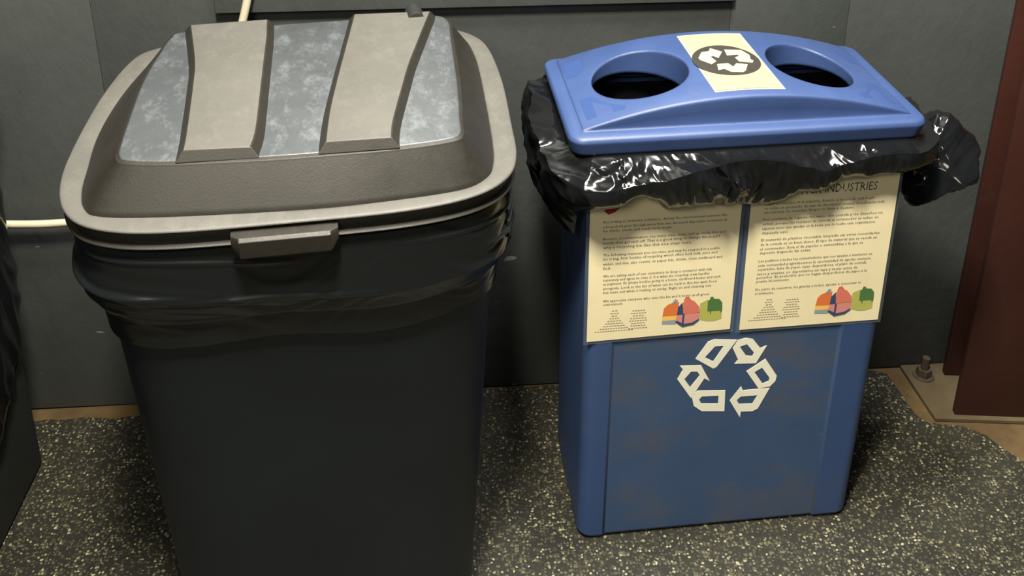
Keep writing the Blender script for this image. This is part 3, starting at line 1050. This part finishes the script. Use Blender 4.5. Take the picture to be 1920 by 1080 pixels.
def folds(u, v, across, along, ang, seed):
    """sharp long creases running at an angle on the (u, v) sheet; result in about -1..1"""
    c, d = math.cos(ang), math.sin(ang)
    a_, b_ = (u * c + v * d), (-u * d + v * c)
    wv = 0.35 * noise.noise((a_ * across * 0.4 + seed, b_ * along * 0.7, seed * 2.0))
    n0 = noise.noise((a_ * across + wv + seed, b_ * along + seed * 0.5, seed))
    return 1 - 2.6 * abs(n0)


def blue_bag(n=1300, rows=84):
    base = [Vector((p.x, p.y)) for p in rrect(0.2365, 0.131, 0.026, 0, 10, CX, 0)]
    P, N = closed_path(base, n)
    # by angle (deg): 0 right, 90 back, 180 left, 270 front
    A = [(0, .036), (20, .022), (50, .016), (90, .015), (145, .026), (165, .060), (190, .066), (202, .056), (212, .044), (225, .040), (246, .036), (270, .031), (305, .034), (318, .030), (330, .034), (345, .045), (360, .050)]
    ZC = [(0, .730), (60, .726), (120, .730), (150, .736), (168, .764), (180, .772), (192, .750), (202, .722), (210, .706), (220, .716), (235, .729), (246, .736), (262, .7375), (280, .733), (295, .722), (305, .714), (314, .722), (326, .7335), (345, .73), (360, .735)]
    ZH = [(0, .615), (40, .64), (90, .66), (140, .62), (180, .575), (200, .580), (207, .645), (212, .664), (217, .679), (221, .668), (226, .652), (240, .656), (270, .653), (285, .654), (300, .669), (318, .685), (330, .690), (336, .66), (345, .62), (360, .615)]
    bm = bmesh.new()
    cols = []
    s_ = 0.0
    for k in range(n):
        p2, nn = P[k], N[k]
        s_ += (P[k] - P[k - 1]).length if k else 0
        th = math.degrees(math.atan2(p2.y, p2.x - CX)) % 360
        a, zc, zh = smooth_at(A, th), smooth_at(ZC, th), smooth_at(ZH, th)
        a *= 1 + 0.16 * noise.noise((p2.x * 13, p2.y * 13, 3))
        zh += 0.004 * noise.noise((p2.x * 24, p2.y * 24, 8))
        cols.append((p2, nn, a, zc, zh, s_, th))
    grid = []
    jc = int(rows * 0.30)
    for j in range(rows):
        row = []
        for p2, nn, a, zc, zh, s_, th in cols:
            if j <= jc:                                       # from under the lid out to the crease
                u = j / jc
                off = 0.002 + (a - 0.002) * u
                z = 0.7385 + (zc - 0.7385) * (u ** 1.4 if zc < 0.7385 else u ** 0.6) - 0.004 * math.sin(math.pi * u)
            else:                                             # hanging face down to the hem
                u = (j - jc) / (rows - 1 - jc)
                off = a + (0.0135 - a) * u ** 2.2 + 0.003 * math.sin(math.pi * u)
                z = zc + (zh - zc) * (1 - (1 - u) ** 1.15)
            v = j / (rows - 1)
            env = math.sin(math.pi * v) ** 0.5 if 0 < v < 1 else 0
            front = 1.0 if 214 < th < 300 else (1.5 if 130 < th <= 214 else (1.45 if th >= 300 and th < 335 else 0.7))
            m1 = 0.25 + 1.1 * max(0, noise.noise((s_ * 9, z * 8, 40)) + 0.25)
            m2 = 0.15 + 1.4 * max(0, noise.noise((s_ * 8, z * 9, 70)) + 0.10)
            w = z * 1.0 - off * 0.8
            h = 0.0085 * m1 * folds(s_, w, 22, 7, 0.8, 3.3) + 0.0065 * m2 * folds(s_, w, 38, 13, -0.65, 9.1) + 0.0026 * (m1 + m2) * folds(s_, w, 75, 30, 0.25, 5.7)
            h *= env * front
            h = max(h, 0.001 - off)
            off2 = off + h
            z2 = z + (0.4 * h if j <= jc else 0.1 * h)
            if off2 < 0.034:
                z2 = min(z2, 0.7385)
            p = Vector((p2.x + nn.x * off2, p2.y + nn.y * off2, z2))
            row.append(bm.verts.new(p))
        grid.append(row)
    for a, b in zip(grid, grid[1:]):
        for k in range(n):
            bm.faces.new((a[k], b[k], b[(k + 1) % n], a[(k + 1) % n]))
    return bm


from_bm('bag_skirt', blue_bag(), M_BAG, bagroot, 60)


def knot(center, rad, seed, tip):
    """bunched end of the bag: large flat facets meeting in sharp creases"""
    rnd = random.Random(int(seed * 10))
    dirs = []
    for _ in range(26):
        d = Vector((rnd.gauss(0, 1), rnd.gauss(0, 1), rnd.gauss(0, 1))).normalized()
        dirs.append((d, rnd.uniform(0.80, 1.06)))
    for td, tl, pw in tip:
        dirs.append((Vector(td).normalized(), 1.0 + tl))
    bm = bmesh.new()
    bmesh.ops.create_icosphere(bm, subdivisions=6, radius=1.0)
    for v in bm.verts:
        d = v.co.normalized()
        r = min(h / max(0.05, d.dot(n_)) for n_, h in dirs if d.dot(n_) > 0.05)
        r = min(r, 1.35)
        for td, tl, pw in tip:
            r += tl * max(0, d.dot(Vector(td).normalized())) ** pw
        r += 0.07 * folds(d.x * 0.06 + d.y * 0.05, d.z * 0.07, 30, 10, 0.5, seed) + 0.03 * folds(d.x * 0.06 - d.y * 0.05, d.z * 0.07, 60, 22, -0.8, seed + 3)
        v.co = Vector(center) + Vector((d.x * rad[0], d.y * rad[1], d.z * rad[2])) * r
    return bm


from_bm('bag_knot', knot((0.318, -0.045, 0.652), (0.052, 0.062, 0.060), 4.0, [((0.35, -0.1, 1), 0.38, 9), ((1, -0.2, 0.35), 0.24, 8), ((-0.6, -0.3, -0.8), 0.2, 6), ((-1, -0.4, 0.1), 0.25, 5)]), M_BAG, bagroot, 50)


def liner():
    bm = bmesh.new()
    loops = []
    base = [Vector((p.x, p.y)) for p in rrect(0.220, 0.114, 0.02, 0, 8, CX, 0)]
    P, N = closed_path(base, 200)
    for j in range(24):
        v = j / 23
        z = 0.735 - 0.30 * v
        loops.append([Vector((p.x, p.y, z)) - Vector((n_.x, n_.y, 0)) * (0.004 + 0.010 * (0.5 + 0.5 * crinkle((p.x, p.y, z), 22, 6))) for p, n_ in zip(P, N)])
    rings = loft(bm, loops, False, True)
    return bm


from_bm('bag_liner', liner(), M_BAG, bagroot, 50)
